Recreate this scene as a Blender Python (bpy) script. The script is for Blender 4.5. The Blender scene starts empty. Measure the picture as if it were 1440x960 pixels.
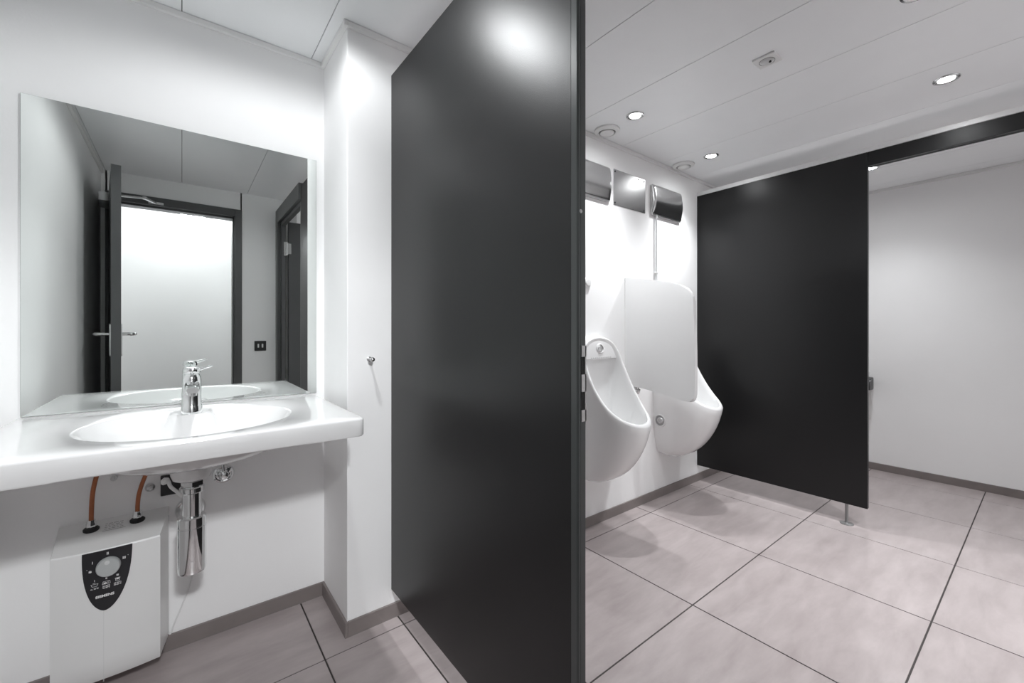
import bpy, bmesh, math, random
from mathutils import Vector, Matrix
random.seed(7)
PI = math.pi
sc = bpy.context.scene
COL = sc.collection

# ------------------------------------------------------------------ materials
def mat(name, color, rough=0.5, metal=0.0, var=0.03, vscale=6.0, bump=0.0, bscale=80.0, spec=0.5, coat=0.0, rvar=0.0):
    m = bpy.data.materials.new(name); m.use_nodes = True
    nt = m.node_tree; b = nt.nodes['Principled BSDF']
    tc = nt.nodes.new('ShaderNodeTexCoord')
    n = nt.nodes.new('ShaderNodeTexNoise'); n.inputs['Scale'].default_value = vscale; n.inputs['Detail'].default_value = 4
    nt.links.new(tc.outputs['Object'], n.inputs['Vector'])
    r = nt.nodes.new('ShaderNodeValToRGB')
    r.color_ramp.elements[0].position = .3; r.color_ramp.elements[1].position = .7
    r.color_ramp.elements[0].color = [min(1, c*(1-var)) for c in color] + [1]
    r.color_ramp.elements[1].color = [min(1, c*(1+var)) for c in color] + [1]
    nt.links.new(n.outputs['Fac'], r.inputs['Fac']); nt.links.new(r.outputs['Color'], b.inputs['Base Color'])
    b.inputs['Roughness'].default_value = rough; b.inputs['Metallic'].default_value = metal
    b.inputs['Specular IOR Level'].default_value = spec; b.inputs['Coat Weight'].default_value = coat
    b.inputs['Coat Roughness'].default_value = .05
    if bump > 0:
        n2 = nt.nodes.new('ShaderNodeTexNoise'); n2.inputs['Scale'].default_value = bscale; n2.inputs['Detail'].default_value = 3
        nt.links.new(tc.outputs['Object'], n2.inputs['Vector'])
        bp = nt.nodes.new('ShaderNodeBump'); bp.inputs['Strength'].default_value = bump; bp.inputs['Distance'].default_value = .002
        nt.links.new(n2.outputs['Fac'], bp.inputs['Height']); nt.links.new(bp.outputs['Normal'], b.inputs['Normal'])
    return m

M = {}
M['plaster'] = mat('white_plaster', (.92, .92, .92), .75, var=.015, vscale=2.5, bump=.12, bscale=140, spec=.25)
M['ceil_gap'] = mat('ceiling_gap', (.10, .10, .10), .8)
M['trim'] = mat('white_trim', (.82, .82, .815), .45)
M['skirt'] = mat('baseboard_tile', (.215, .188, .182), .38, var=.08, vscale=9)
M['black'] = mat('black_laminate', (.0085, .0085, .009), .35, var=.03, bump=.14, bscale=420, spec=.40)
M['black_frame'] = mat('black_painted_steel', (.085, .086, .088), .38, bump=.03, bscale=200)
M['edge'] = mat('dark_edge_profile', (.055, .060, .060), .30, spec=.6)
M['ceramic'] = mat('white_ceramic', (.82, .82, .82), .10, var=.006, spec=.5, coat=.3)
M['plastic'] = mat('white_plastic', (.80, .805, .80), .32, var=.01)
M['plastic_grey'] = mat('pale_grey_plastic', (.66, .67, .67), .38, var=.01)
M['chrome'] = mat('chrome', (.82, .83, .83), .06, 1.0, var=.01)
M['steel'] = mat('polished_steel', (.66, .66, .66), .22, 1.0, var=.02)
M['brushed'] = mat('brushed_sheet', (.52, .52, .52), .24, 1.0, var=.03, vscale=20)
M['satin'] = mat('satin_steel', (.64, .64, .64), .30, 1.0, var=.03, vscale=20)
M['alu'] = mat('aluminium_rail', (.74, .74, .74), .5, .3, var=.02)
M['copper'] = mat('copper', (.40, .15, .075), .34, .75, var=.10, vscale=30)
M['rubber'] = mat('black_rubber', (.012, .012, .013), .5)
M['panel_black'] = mat('control_panel_black', (.016, .016, .019), .33)
M['knob'] = mat('knob_grey', (.46, .48, .48), .35)
M['print'] = mat('printed_white', (.80, .80, .80), .6)
M['print_grey'] = mat('printed_grey', (.35, .35, .35), .6)
M['dark'] = mat('dark_hole', (.01, .01, .01), .6)
M['paper'] = mat('paper', (.80, .80, .79), .9)
M['mirror_edge'] = mat('mirror_edge', (.16, .18, .17), .3)
M['foot'] = mat('worn_steel', (.30, .30, .30), .35, .8, var=.05)

def mirror_mat():
    m = bpy.data.materials.new('mirror_glass'); m.use_nodes = True
    nt = m.node_tree; b = nt.nodes['Principled BSDF']
    b.inputs['Base Color'].default_value = (.84, .872, .856, 1); b.inputs['Metallic'].default_value = 1
    tc = nt.nodes.new('ShaderNodeTexCoord'); n = nt.nodes.new('ShaderNodeTexNoise'); n.inputs['Scale'].default_value = 3
    mr = nt.nodes.new('ShaderNodeMapRange'); mr.inputs['To Min'].default_value = .0; mr.inputs['To Max'].default_value = .012
    nt.links.new(tc.outputs['Object'], n.inputs['Vector']); nt.links.new(n.outputs['Fac'], mr.inputs['Value'])
    nt.links.new(mr.outputs['Result'], b.inputs['Roughness'])
    return m
M['mirror'] = mirror_mat()

def ceiling_mat():
    m = mat('white_metal_planks', (.895, .91, .92), .42, var=.008, spec=.45)
    nt = m.node_tree; b = nt.nodes['Principled BSDF']
    tc = nt.nodes.new('ShaderNodeTexCoord')
    v = nt.nodes.new('ShaderNodeTexVoronoi'); v.inputs['Scale'].default_value = 170; v.inputs['Randomness'].default_value = 0
    nt.links.new(tc.outputs['Object'], v.inputs['Vector'])
    bp = nt.nodes.new('ShaderNodeBump'); bp.inputs['Strength'].default_value = .10; bp.inputs['Distance'].default_value = .001
    nt.links.new(v.outputs['Distance'], bp.inputs['Height']); nt.links.new(bp.outputs['Normal'], b.inputs['Normal'])
    return m
M['ceiling'] = ceiling_mat()

def floor_mat():
    m = bpy.data.materials.new('floor_tile'); m.use_nodes = True
    nt = m.node_tree; b = nt.nodes['Principled BSDF']; L = nt.links
    tc = nt.nodes.new('ShaderNodeTexCoord')
    mp = nt.nodes.new('ShaderNodeMapping'); mp.inputs['Scale'].default_value = (.8, 2.8, 1)
    mp.inputs['Rotation'].default_value = (0, 0, .25)
    L.new(tc.outputs['Object'], mp.inputs['Vector'])
    n = nt.nodes.new('ShaderNodeTexNoise'); n.inputs['Scale'].default_value = 4.5; n.inputs['Detail'].default_value = 10; n.inputs['Roughness'].default_value = .62
    n.inputs['Distortion'].default_value = .25
    L.new(mp.outputs['Vector'], n.inputs['Vector'])
    r = nt.nodes.new('ShaderNodeValToRGB'); e = r.color_ramp.elements
    e[0].position = .25; e[0].color = (.33, .285, .283, 1); e[1].position = .75; e[1].color = (.47, .417, .415, 1)
    L.new(n.outputs['Fac'], r.inputs['Fac']); L.new(r.outputs['Color'], b.inputs['Base Color'])
    mr = nt.nodes.new('ShaderNodeMapRange'); mr.inputs['To Min'].default_value = .26; mr.inputs['To Max'].default_value = .42
    L.new(n.outputs['Fac'], mr.inputs['Value']); L.new(mr.outputs['Result'], b.inputs['Roughness'])
    b.inputs['Specular IOR Level'].default_value = .5
    return m
M['floor'] = floor_mat()
M['grout'] = mat('grout', (.05, .043, .042), .8)

def emit_mat(name, strength, color=(.99, 1, 1)):
    m = bpy.data.materials.new(name); m.use_nodes = True
    b = m.node_tree.nodes['Principled BSDF']
    b.inputs['Base Color'].default_value = (.8, .8, .8, 1)
    b.inputs['Emission Color'].default_value = (*color, 1); b.inputs['Emission Strength'].default_value = strength
    return m
M['lamp'] = emit_mat('lit_lamp_glass', 14)

# ------------------------------------------------------------------ mesh helpers
def bx(bm, x0, x1, y0, y1, z0, z1, bev=0.0, seg=2):
    r = bmesh.ops.create_cube(bm, size=1)
    vs = r['verts']
    for v in vs:
        v.co = Vector(((x0+x1)/2+v.co.x*(x1-x0), (y0+y1)/2+v.co.y*(y1-y0), (z0+z1)/2+v.co.z*(z1-z0)))
    if bev > 0:
        es = list({e for v in vs for e in v.link_edges})
        bmesh.ops.bevel(bm, geom=es, offset=bev, segments=seg, profile=.5, affect='EDGES')
    return vs

def frame_axes(d):
    d = Vector(d).normalized()
    a = Vector((0, 0, 1)) if abs(d.z) < .9 else Vector((1, 0, 0))
    u = d.cross(a).normalized(); v = d.cross(u).normalized()
    return d, u, v

def lathe(bm, prof, base=(0, 0, 0), axis=(0, 0, 1), n=32, caps=True, sx=1.0, sy=1.0):
    """prof: list of (r, h) along axis from base"""
    d, u, v = frame_axes(axis); b = Vector(base); rings = []
    for (r, h) in prof:
        rings.append([bm.verts.new(b+d*h+u*(r*sx*math.cos(2*PI*i/n))+v*(r*sy*math.sin(2*PI*i/n))) for i in range(n)])
    for A, B in zip(rings, rings[1:]):
        for i in range(n):
            bm.faces.new((A[i], A[(i+1) % n], B[(i+1) % n], B[i]))
    if caps:
        if prof[0][0] > 1e-6: bm.faces.new(rings[0][::-1])
        if prof[-1][0] > 1e-6: bm.faces.new(rings[-1])

def smooth_path(pts, k=6):
    P = [Vector(p) for p in pts]; out = []
    P = [P[0]*2-P[1]] + P + [P[-1]*2-P[-2]]
    for i in range(1, len(P)-2):
        for j in range(k):
            t = j/k; a, b, c, d = P[i-1], P[i], P[i+1], P[i+2]
            out.append(.5*((2*b)+(c-a)*t+(2*a-5*b+4*c-d)*t*t+(3*b-a-3*c+d)*t**3))
    out.append(P[-2]); return out

def tube(bm, pts, r, n=12, smooth=True, r1=None):
    P = smooth_path(pts) if smooth and len(pts) > 2 else [Vector(p) for p in pts]
    rings = []; up = None
    for i, p in enumerate(P):
        t = (P[min(i+1, len(P)-1)]-P[max(i-1, 0)]).normalized()
        if up is None:
            _, u, v = frame_axes(t)
        else:
            u = (up - t*up.dot(t)).normalized(); v = t.cross(u)
        up = u
        rr = r if r1 is None else r+(r1-r)*i/(len(P)-1)
        rings.append([bm.verts.new(p+u*rr*math.cos(2*PI*k/n)+v*rr*math.sin(2*PI*k/n)) for k in range(n)])
    for A, B in zip(rings, rings[1:]):
        for k in range(n): bm.faces.new((A[k], A[(k+1) % n], B[(k+1) % n], B[k]))
    bm.faces.new(rings[0][::-1]); bm.faces.new(rings[-1])

def prism(bm, poly, fn, d0, d1, bev=0.0):
    """poly 2D list; fn(a,b,d)->3D; extruded between d0 and d1"""
    A = [bm.verts.new(fn(a, b, d0)) for a, b in poly]; B = [bm.verts.new(fn(a, b, d1)) for a, b in poly]
    n = len(poly); fs = [bm.faces.new(A[::-1]), bm.faces.new(B)]
    for i in range(n): fs.append(bm.faces.new((A[i], A[(i+1) % n], B[(i+1) % n], B[i])))
    if bev > 0:
        es = list({e for f in fs[:2] for e in f.edges})
        bmesh.ops.bevel(bm, geom=es, offset=bev, segments=3, profile=.5, affect='EDGES')

def rounded(poly, r, k=6):
    out = []; n = len(poly)
    for i in range(n):
        p0 = Vector(poly[i-1]); p = Vector(poly[i]); p1 = Vector(poly[(i+1) % n])
        ri = r[i] if isinstance(r, (list, tuple)) else r
        a = (p0-p).normalized(); b = (p1-p).normalized()
        ri = min(ri, (p0-p).length*.49, (p1-p).length*.49)
        s, e = p+a*ri, p+b*ri
        for j in range(k+1):
            t = j/k; q = s*(1-t)**2+p*2*t*(1-t)+e*t*t; out.append((q.x, q.y))
    return out

def obj(name, bm, material, parent=None, smooth=True, angle=35):
    bmesh.ops.recalc_face_normals(bm, faces=bm.faces[:])
    me = bpy.data.meshes.new(name); bm.to_mesh(me); bm.free()
    for m in (material if isinstance(material, (list, tuple)) else [material]): me.materials.append(m)
    if smooth:
        me.polygons.foreach_set('use_smooth', [True]*len(me.polygons))
        me.set_sharp_from_angle(angle=math.radians(angle))
    o = bpy.data.objects.new(name, me); COL.objects.link(o)
    if parent is not None:
        o.parent = parent; o.matrix_parent_inverse = Matrix.Translation(-Vector(parent.location))
    return o

def tag(o, label=None, cat=None, group=None, kind=None):
    if label: o['label'] = label
    if cat: o['category'] = cat
    if group: o['group'] = group
    if kind: o['kind'] = kind
    return o

def thing(name, label, cat, loc=(0, 0, 0), group=None, kind=None):
    o = bpy.data.objects.new(name, None); COL.objects.link(o); o.location = loc; o.empty_display_size = .05
    return tag(o, label, cat, group, kind)

def struct(name, bm, material, label, cat, smooth=False):
    return tag(obj(name, bm, material, None, smooth), label, cat, None, 'structure')

def B(): return bmesh.new()

def copy_tree(o, delta=None, parent=None):
    c = o.copy(); COL.objects.link(c)
    if parent is not None:
        c.parent = parent; c.matrix_parent_inverse = o.matrix_parent_inverse.copy()
    elif delta is not None:
        c.location = Vector(o.location)+Vector(delta)
    for ch in [x for x in bpy.data.objects if x.parent == o]:
        copy_tree(ch, None, c)
    return c

def text_mesh(body, size, fn, name, material, parent, depth=.0004, bold=0.0, sx=1.0):
    cu = bpy.data.curves.new(name+'_curve', 'FONT'); cu.body = body; cu.size = size
    cu.align_x = 'CENTER'; cu.align_y = 'CENTER'; cu.offset = bold; cu.extrude = depth
    t = bpy.data.objects.new(name+'_tmp', cu); COL.objects.link(t)
    dg = bpy.context.evaluated_depsgraph_get(); dg.update()
    me = bpy.data.meshes.new_from_object(t.evaluated_get(dg))
    bpy.data.objects.remove(t); bpy.data.curves.remove(cu)
    for v in me.vertices: v.co = Vector(fn(v.co.x*sx, v.co.y, v.co.z))
    bm = bmesh.new(); bm.from_mesh(me); bpy.data.meshes.remove(me)
    return obj(name, bm, material, parent, smooth=False)

# ------------------------------------------------------------------ measures
CEIL = 2.31
XL = -.46          # left wall face
YB = 1.962         # wall behind the basin
XP = .49           # pier side face
YP = 1.635         # pier front face
YU = 1.680         # urinal wall face
XE = 4.53          # end wall face
YF = -.31          # wall with the entrance door
P1, P1b = .662, .687   # near black panel
P2, P2b = 3.112, 3.140 # far black panel
YC = -1.20         # corridor wall

# ------------------------------------------------------------------ the setting
bm = B()
bx(bm, XL-.12, XE+.12, -1.47, YB+.12, -.06, -.0025)
gr = struct('floor', bm, M['grout'], 'dusky pink stone tile floor with dark grout joints through both rooms', 'floor')
xs = [XL-.1, .395, .686] + [1.040+.648*k for k in range(0, 6)] + [XE+.1]
ys = [-1.46, -.975, -.340, .295, .930, 1.567, YB+.1]
bm = B()
for i in range(len(xs)-1):
    for j in range(len(ys)-1):
        g = .0028
        bx(bm, xs[i]+g, xs[i+1]-g, ys[j]+g, ys[j+1]-g, -.012, 0, .0006, 1)
obj('floor_tiles', bm, M['floor'], gr, smooth=False)

bm = B()
bx(bm, XL-.12, XE+.12, -1.47, YB+.12, CEIL+.006, CEIL+.06)
ce = struct('ceiling', bm, M['ceil_gap'], 'low ceiling of wide white metal planks with thin dark joints', 'ceiling')
bm = B()
k0 = -2
x = .436*k0
while x < XE+.1:
    g = .0013
    bx(bm, max(x+g, XL-.1), min(x+.436-g, XE+.1), -1.45, YB+.1, CEIL, CEIL+.008, .0008, 1)
    x += .436
obj('ceiling_planks', bm, M['ceiling'], ce, smooth=False)

bm = B(); bx(bm, XL-.12, XL, YF-.12, YB+.12, -.05, CEIL+.03)
struct('wall_left', bm, M['plaster'], 'white wall at the left end of the washroom, seen only in the mirror', 'wall')
bm = B(); bx(bm, XL, XP+.02, YB, YB+.12, -.05, CEIL+.03)
struct('wall_back', bm, M['plaster'], 'white plaster wall behind the mirror and washbasin', 'wall')
bm = B(); bx(bm, XP, .90, YP, YB+.12, -.05, CEIL+.03, .003, 2)
struct('wall_pier', bm, M['plaster'], 'white projecting pier between the washbasin and the near black partition', 'wall')
bm = B(); bx(bm, .69, XE+.12, YU, YU+.12, -.05, CEIL+.03)
struct('wall_urinal', bm, M['plaster'], 'white wall that carries the urinals and steel boxes', 'wall')
bm = B(); bx(bm, XE, XE+.12, YF-.12, YU+.12, -.05, CEIL+.03)
struct('wall_right', bm, M['plaster'], 'white end wall of the toilet cubicle at the far right', 'wall')
# entrance wall with door opening
DX0, DX1, DZ = -.437, .399, 2.165
bm = B()
bx(bm, XL, DX0+.01, YF-.12, YF, -.05, CEIL+.03); bx(bm, DX1-.01, .82, YF-.12, YF, -.05, CEIL+.03)
bx(bm, DX0, DX1, YF-.12, YF, DZ-.01, CEIL+.03)
struct('wall_front', bm, M['plaster'], 'white wall around the entrance door, seen in the mirror', 'wall')
bm = B()
bx(bm, XL-.12, .70, YC-.1, YC, -.05, CEIL+.03)
bx(bm, XL-.22, XL-.12, YC-.1, YF-.1, -.05, CEIL+.03)
bx(bm, .70, .82, YC-.1, YF-.12, -.05, CEIL+.03)
struct('wall_corridor', bm, M['plaster'], 'bright white corridor wall beyond the open entrance door, seen in the mirror', 'wall')

bm = B()
bx(bm, .70, XE+.12, -1.47, -1.35, -.05, CEIL+.03); bx(bm, P2, XE+.12, YF-.12, YF, -.05, CEIL+.03)
bx(bm, P2, P2+.12, -1.35, YF-.12, -.05, CEIL+.03); bx(bm, .70, .82, -1.35, YC-.1, -.05, CEIL+.03)
struct('wall_rear', bm, M['plaster'], 'white walls closing the urinal room behind the camera', 'wall')

# cornice strips (white L-trim under the ceiling)
def cornice(n, x0, x1, y0, y1, label):
    bm = B(); bx(bm, x0, x1, y0, y1, CEIL-.022, CEIL-.001, .002, 1)
    struct('trim_%d' % n, bm, M['trim'], label, 'cornice')
cornice(1, XL, XP, YB-.016, YB, 'thin white ceiling trim above the mirror')
cornice(2, XP-.016, XP, YP-.016, YB-.016, 'short white ceiling trim along the side of the pier')
cornice(3, XP, .90, YP-.016, YP, 'short white ceiling trim along the front of the pier')
cornice(4, .90, XE, YU-.016, YU, 'long white ceiling trim above the steel boxes and urinals')
cornice(5, XE-.016, XE, YF, YU-.016, 'white ceiling trim along the end wall of the cubicle')
cornice(6, XL, XL+.016, YF, YB-.016, 'white ceiling trim along the left wall, seen in the mirror')

# baseboards
def skirt(name, x0, x1, y0, y1, label, joints=()):
    bm = B(); bx(bm, x0, x1, y0, y1, -.002, .057, .0015, 1)
    struct(name, bm, M['skirt'], label, 'baseboard')
skirt('baseboard_back', XL, XP, YB-.009, YB, 'brown grey tile baseboard under the washbasin')
skirt('baseboard_pier_side', XP-.010, XP, YP-.010, YB-.009, 'short brown grey baseboard along the side of the pier')
skirt('baseboard_pier', XP, .90, YP-.010, YP, 'brown grey baseboard along the front of the pier')
skirt('baseboard_urinal', .90, XE, YU-.009, YU, 'brown grey tile baseboard below the urinals')
skirt('baseboard_right', XE-.009, XE, YF, YU-.009, 'brown grey tile baseboard along the cubicle end wall')
skirt('baseboard_left', XL, XL+.009, YF, YB-.009, 'brown grey tile baseboard along the left wall beside the water heater')

# ------------------------------------------------------------------ near black partition with strike plate
t = thing('partition', 'tall black partition panel with a lock strike on its edge, beside the pier', 'partition', (.675, 1.13, .113))
bm = B(); bx(bm, P1, P1b, .640, YP, .113, 2.174, .0012, 1)
obj('panel', bm, M['black'], t, smooth=False)
bm = B()
prof = [(P1, .640), (P1, .624), (P1+.003, .620), (P1+.0075, .620), (P1+.0075, .627), (P1+.010, .627), (P1+.010, .6215), (P1b, .6215), (P1b, .640)]
prism(bm, prof, lambda a, b, d: (a, b, d), .113, 2.174)
tag(obj('edge_profile', bm, M['edge'], t, smooth=False), 'dark grey grooved edge strip')
sp = B()
zc = [.955, .978, 1.020, 1.054, 1.098, 1.118]
x0, x1 = P1+.0112, P1b+.0006
bx(sp, x0, x1, .6195, .6235, .955, .980); bx(sp, x0, x1, .6195, .6235, 1.019, 1.056); bx(sp, x0, x1, .6195, .6235, 1.094, 1.118)
bx(sp, x1-.0035, x1, .6195, .6235, .955, 1.118)
spo = obj('strike_plate', sp, M['satin'], t, smooth=False); spo['label'] = 'bright steel strike plate'
bm = B(); bx(bm, x0, x1-.0035, .6207, .6225, .980, 1.019); bx(bm, x0, x1-.0035, .6207, .6225, 1.056, 1.094)
obj('latch_hole', bm, M['dark'], spo, smooth=False)
bm = B(); lathe(bm, [(.0045, 0), (.004, .002), (0, .0025)], (P1+.009, .6215, 1.405), (0, -1, 0), 12)
obj('screw', bm, M['satin'], t)

# ------------------------------------------------------------------ inner door (stands open behind the camera) and its frame
t = thing('door_2', 'open dark grey inner door with its frame beside the light switches, seen in the mirror', 'door', (.675, -.2, 0), kind='structure')
bm = B()
bx(bm, P1-.012, P1b+.020, YF, -.215, 0, 2.20, .002, 1)
bx(bm, P1+.012, P1b+.020, -.215, -.165, 0, 2.20, .002, 1)
bx(bm, P1-.012, P1b+.020, -.215, .622, 2.085, 2.20, .002, 1)
bx(bm, P1+.012, P1b+.020, -.215, .622, 2.055, 2.085, .002, 1)
obj('door_frame', bm, M['black_frame'], t, smooth=False)
bm = B(); bx(bm, .725, 1.43, -.185, -.145, .008, 2.085, .002, 1)
lf = obj('door_leaf', bm, M['black_frame'], t, smooth=False)
for z in (.30, 1.80):
    bm = B(); lathe(bm, [(.010, 0), (.010, .11)], (.716, -.158, z), (0, 0, 1), 16)
    bx(bm, .690, .716, -.166, -.160, z-.005, z+.115, .002, 1)
    bx(bm, .716, .745, -.146, -.140, z+.01, z+.10, .002, 1)
    obj('hinge', bm, M['satin'], t)

# ------------------------------------------------------------------ entrance door, seen in the mirror
t = thing('door_1', 'dark grey entrance door standing open with lever handles, seen in the mirror', 'door', (0, YF, 0), kind='structure')
bm = B()
fw = .05
for (a, b) in ((DX0, DX0+fw), (DX1-fw, DX1)):
    bx(bm, a, b, YF-.13, YF+.012, 0, DZ, .002, 1)
bx(bm, DX0+fw, DX1-fw, YF-.13, YF+.012, DZ-fw-.01, DZ, .002, 1)
bx(bm, DX0+fw, DX0+fw+.014, YF-.13, YF-.035, 0, DZ-fw-.01); bx(bm, DX1-fw-.014, DX1-fw, YF-.13, YF-.035, 0, DZ-fw-.01)
bx(bm, DX0+fw, DX1-fw, YF-.13, YF-.035, DZ-fw-.024, DZ-fw-.01)
obj('door_frame', bm, M['black_frame'], t, smooth=False)
hx, hy = DX0+.040, YF+.022
ang = math.atan2(.096, .85)
du = Vector((math.sin(ang), math.cos(ang), 0)); dn = Vector((math.cos(ang), -math.sin(ang), 0))
def LD(a, b, z): # along the leaf, across the leaf (towards +x), height
    return Vector((hx, hy, 0))+du*a+dn*b+Vector((0, 0, z))
bm = B()
prism(bm, [(0, -.022), (.84, -.022), (.84, .022), (0, .022)], lambda a, b, d: LD(a, b, d), .008, 2.118, .0015)
lf = obj('door_leaf', bm, M['black_frame'], t, smooth=False)
for s in (-1, 1):
    bm = B()
    prism(bm, rounded([(.765, 1.0), (.805, 1.0), (.805, 1.19), (.765, 1.19)], .01, 3), lambda a, b, d: LD(a, s*d, b), .022, .028)
    hp = obj('handle_plate', bm, M['satin'], lf)
    bm = B()
    tube(bm, [LD(.785, s*.026, 1.13), LD(.785, s*.065, 1.13), LD(.775, s*.085, 1.13), LD(.74, s*.088, 1.13), LD(.67, s*.085, 1.128), LD(.655, s*.07, 1.127)], .0095, 10)
    obj('lever_handle', bm, M['chrome'], lf)
bm = B()
for z in (.25, 1.75):
    lathe(bm, [(.011, 0), (.011, .11)], (hx-.006, hy+.012, z), (0, 0, 1), 14)
obj('hinge', bm, M['satin'], t)
bm = B()
prism(bm, [(.05, 2.02), (.30, 2.02), (.30, 2.075), (.05, 2.075)], lambda a, b, d: LD(a, d, b), -.075, -.022, .003)
tag(obj('door_closer', bm, M['satin'], lf), 'silver overhead closer body')
bm = B()
A0 = LD(.22, .022, 2.085); EL = Vector((-.215, YF+.10, 2.125)); H0 = Vector((-.16, YF+.022, 2.118))
for (p, q) in ((A0, EL), (EL, H0)):
    d = (q-p).normalized(); up = Vector((0, 0, 1)); w = d.cross(up).normalized()
    vs = [bm.verts.new(c+w*a*.011+up*b*.006) for c in (p, q) for a, b in ((-1, -1), (1, -1), (1, 1), (-1, 1))]
    for f in ((0, 1, 2, 3), (4, 5, 6, 7), (0, 1, 5, 4), (1, 2, 6, 5), (2, 3, 7, 6), (3, 0, 4, 7)): bm.faces.new([vs[i] for i in f])
lathe(bm, [(.014, -.008), (.014, .010)], EL, (0, 0, 1), 14)
bx(bm, -.20, -.11, YF+.012, YF+.024, 2.110, 2.128, .002, 1)
tag(obj('closer_arm', bm, M['satin'], t), 'silver folding closer arm')

# light switches on the entrance wall
t = thing('light_switch', 'square black double light switch beside the entrance door, seen in the mirror', 'switch', (.533, YF, 1.02))
bm = B(); bx(bm, .490, .577, YF, YF+.010, .977, 1.062, .003, 2)
obj('plate', bm, M['rubber'], t, smooth=False)
for cx in (.518, .549):
    bm = B(); bx(bm, cx-.006, cx+.006, YF+.010, YF+.014, 1.004, 1.036, .002, 1)
    obj('rocker', bm, M['print'], t, smooth=False)

# ------------------------------------------------------------------ mirror
t = thing('mirror', 'large frameless rectangular mirror on the wall above the washbasin', 'mirror', (.03, YB, .882))
bm = B(); bx(bm, -.392, .457, YB-.006, YB-.0005, .883, 1.883)
obj('mirror_backing', bm, M['mirror_edge'], t, smooth=False)
bm = B(); bx(bm, -.3912, .4562, YB-.0075, YB-.006, .8838, 1.8822)
obj('mirror_glass', bm, M['mirror'], t, smooth=False)

# ------------------------------------------------------------------ washbasin
SX0, SX1, SY0, SY1 = -.405, .450, 1.318, YB-.001
ST, SB = .878, .822
CX, CY, EA, EB = .030, 1.612, .262, .245
TAPX, TAPY = .026, 1.79
def basin():
    bm = B(); N = 144
    rect = rounded([(SX0, SY0), (SX1, SY0), (SX1, SY1), (SX0, SY1)], [.018, .022, .004, .004], 6)
    def hit(th):
        d = Vector((math.cos(th), math.sin(th))); best = None
        for i in range(len(rect)):
            a = Vector(rect[i])-Vector((CX, CY)); b = Vector(rect[(i+1) % len(rect)])-Vector((CX, CY))
            e = b-a; den = d.x*e.y-d.y*e.x
            if abs(den) < 1e-12: continue
            s = (a.x*e.y-a.y*e.x)/den; u = (a.x*d.y-a.y*d.x)/den
            if s > 0 and -1e-6 <= u <= 1+1e-6 and (best is None or s > best): best = s
        return d*best
    # exact corner directions are inserted so the slab keeps crisp corners
    ths = sorted(set([round(2*PI*i/N, 5) for i in range(N)] + [round(math.atan2(p[1]-CY, p[0]-CX) % (2*PI), 5) for p in rect]))
    def ell(th):
        return Vector((EA*math.cos(th), EB*math.sin(th)))
    cols = []
    for th in ths:
        o = hit(th); ph = math.atan2(math.sin(th)/EB, math.cos(th)/EA); e = ell(ph)
        n = o.normalized(); row = []
        def add(v2, z): row.append((CX+v2.x, CY+v2.y, z))
        # underside from centre outwards
        eo = e*1.045
        for f, z in ((.17, .756), (.35, .758), (.55, .763), (.72, .772), (.86, .787), (.95, .804), (1.0, .819)):
            add(eo*f, z)
        add(eo*1.03, SB+.002)
        add(o - n*.018, SB)
        add(o - n*.004, SB+.0008); add(o, SB+.005)
        add(o, ST-.006); add(o-n*.0018, ST-.0018); add(o-n*.006, ST)
        add(o*.5+e*.5*1.02, ST)
        # bowl
        for f, z in ((1.012, ST), (1.0, ST-.0012), (.985, ST-.006), (.965, ST-.014), (.93, ST-.027), (.88, ST-.041), (.80, ST-.057), (.68, ST-.073), (.53, ST-.086), (.36, ST-.095), (.17, ST-.100), (.085, ST-.102)):
            p = e*f; X = CX+p.x; Y = CY+p.y
            if f <= 1.0:
                # ledge for the tap bulging into the bowl from the rear
                dx = (X-TAPX)/.075; dy = max(0, (TAPY-Y)/.085)
                w = max(0, 1-max(0, (dx*dx+dy*dy)-.45)/.75); w = min(1, w); w = w*w*(3-2*w)
                if Y < 1.66: w = 0
                z = z*(1-w)+(ST-.003)*w
            add(p, z)
        cols.append(row)
    n = len(cols); V = [[bm.verts.new(p) for p in r] for r in cols]
    for i in range(n):
        A, C = V[i], V[(i+1) % n]
        for k in range(len(A)-1): bm.faces.new((A[k], C[k], C[k+1], A[k+1]))
    bm.faces.new([c[0] for c in V]); bm.faces.new([c[-1] for c in V])
    return bm
t = thing('washbasin', 'wide white ceramic washbasin slab with an oval bowl below the mirror', 'washbasin', (.02, 1.63, .8))
obj('basin', basin(), M['ceramic'], t, angle=50)
bm = B(); lathe(bm, [(.060, .768), (.056, .730), (.054, .700), (.049, .686), (.038, .680), (.020, .680)], (.025, 1.680, 0), (0, 0, 1), 32)
obj('drain_housing', bm, M['ceramic'], t)
bm = B(); lathe(bm, [(.030, ST-.103), (.030, ST-.0995), (.024, ST-.0985), (.020, ST-.101), (0, ST-.101)], (CX, CY, 0), (0, 0, 1), 28)
obj('drain_ring', bm, M['chrome'], t)
bm = B(); lathe(bm, [(.009, 0), (.009, .025)], (-.180, YB-.026, .655), (0, 1, 0), 12); lathe(bm, [(.007, 0), (.007, .165)], (-.180, YB-.020, .652), (0, 0, 1), 10)
tag(obj('fixing_bolt', bm, M['plastic_grey'], t), 'grey fixing bolt behind the copper pipes')

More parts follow.
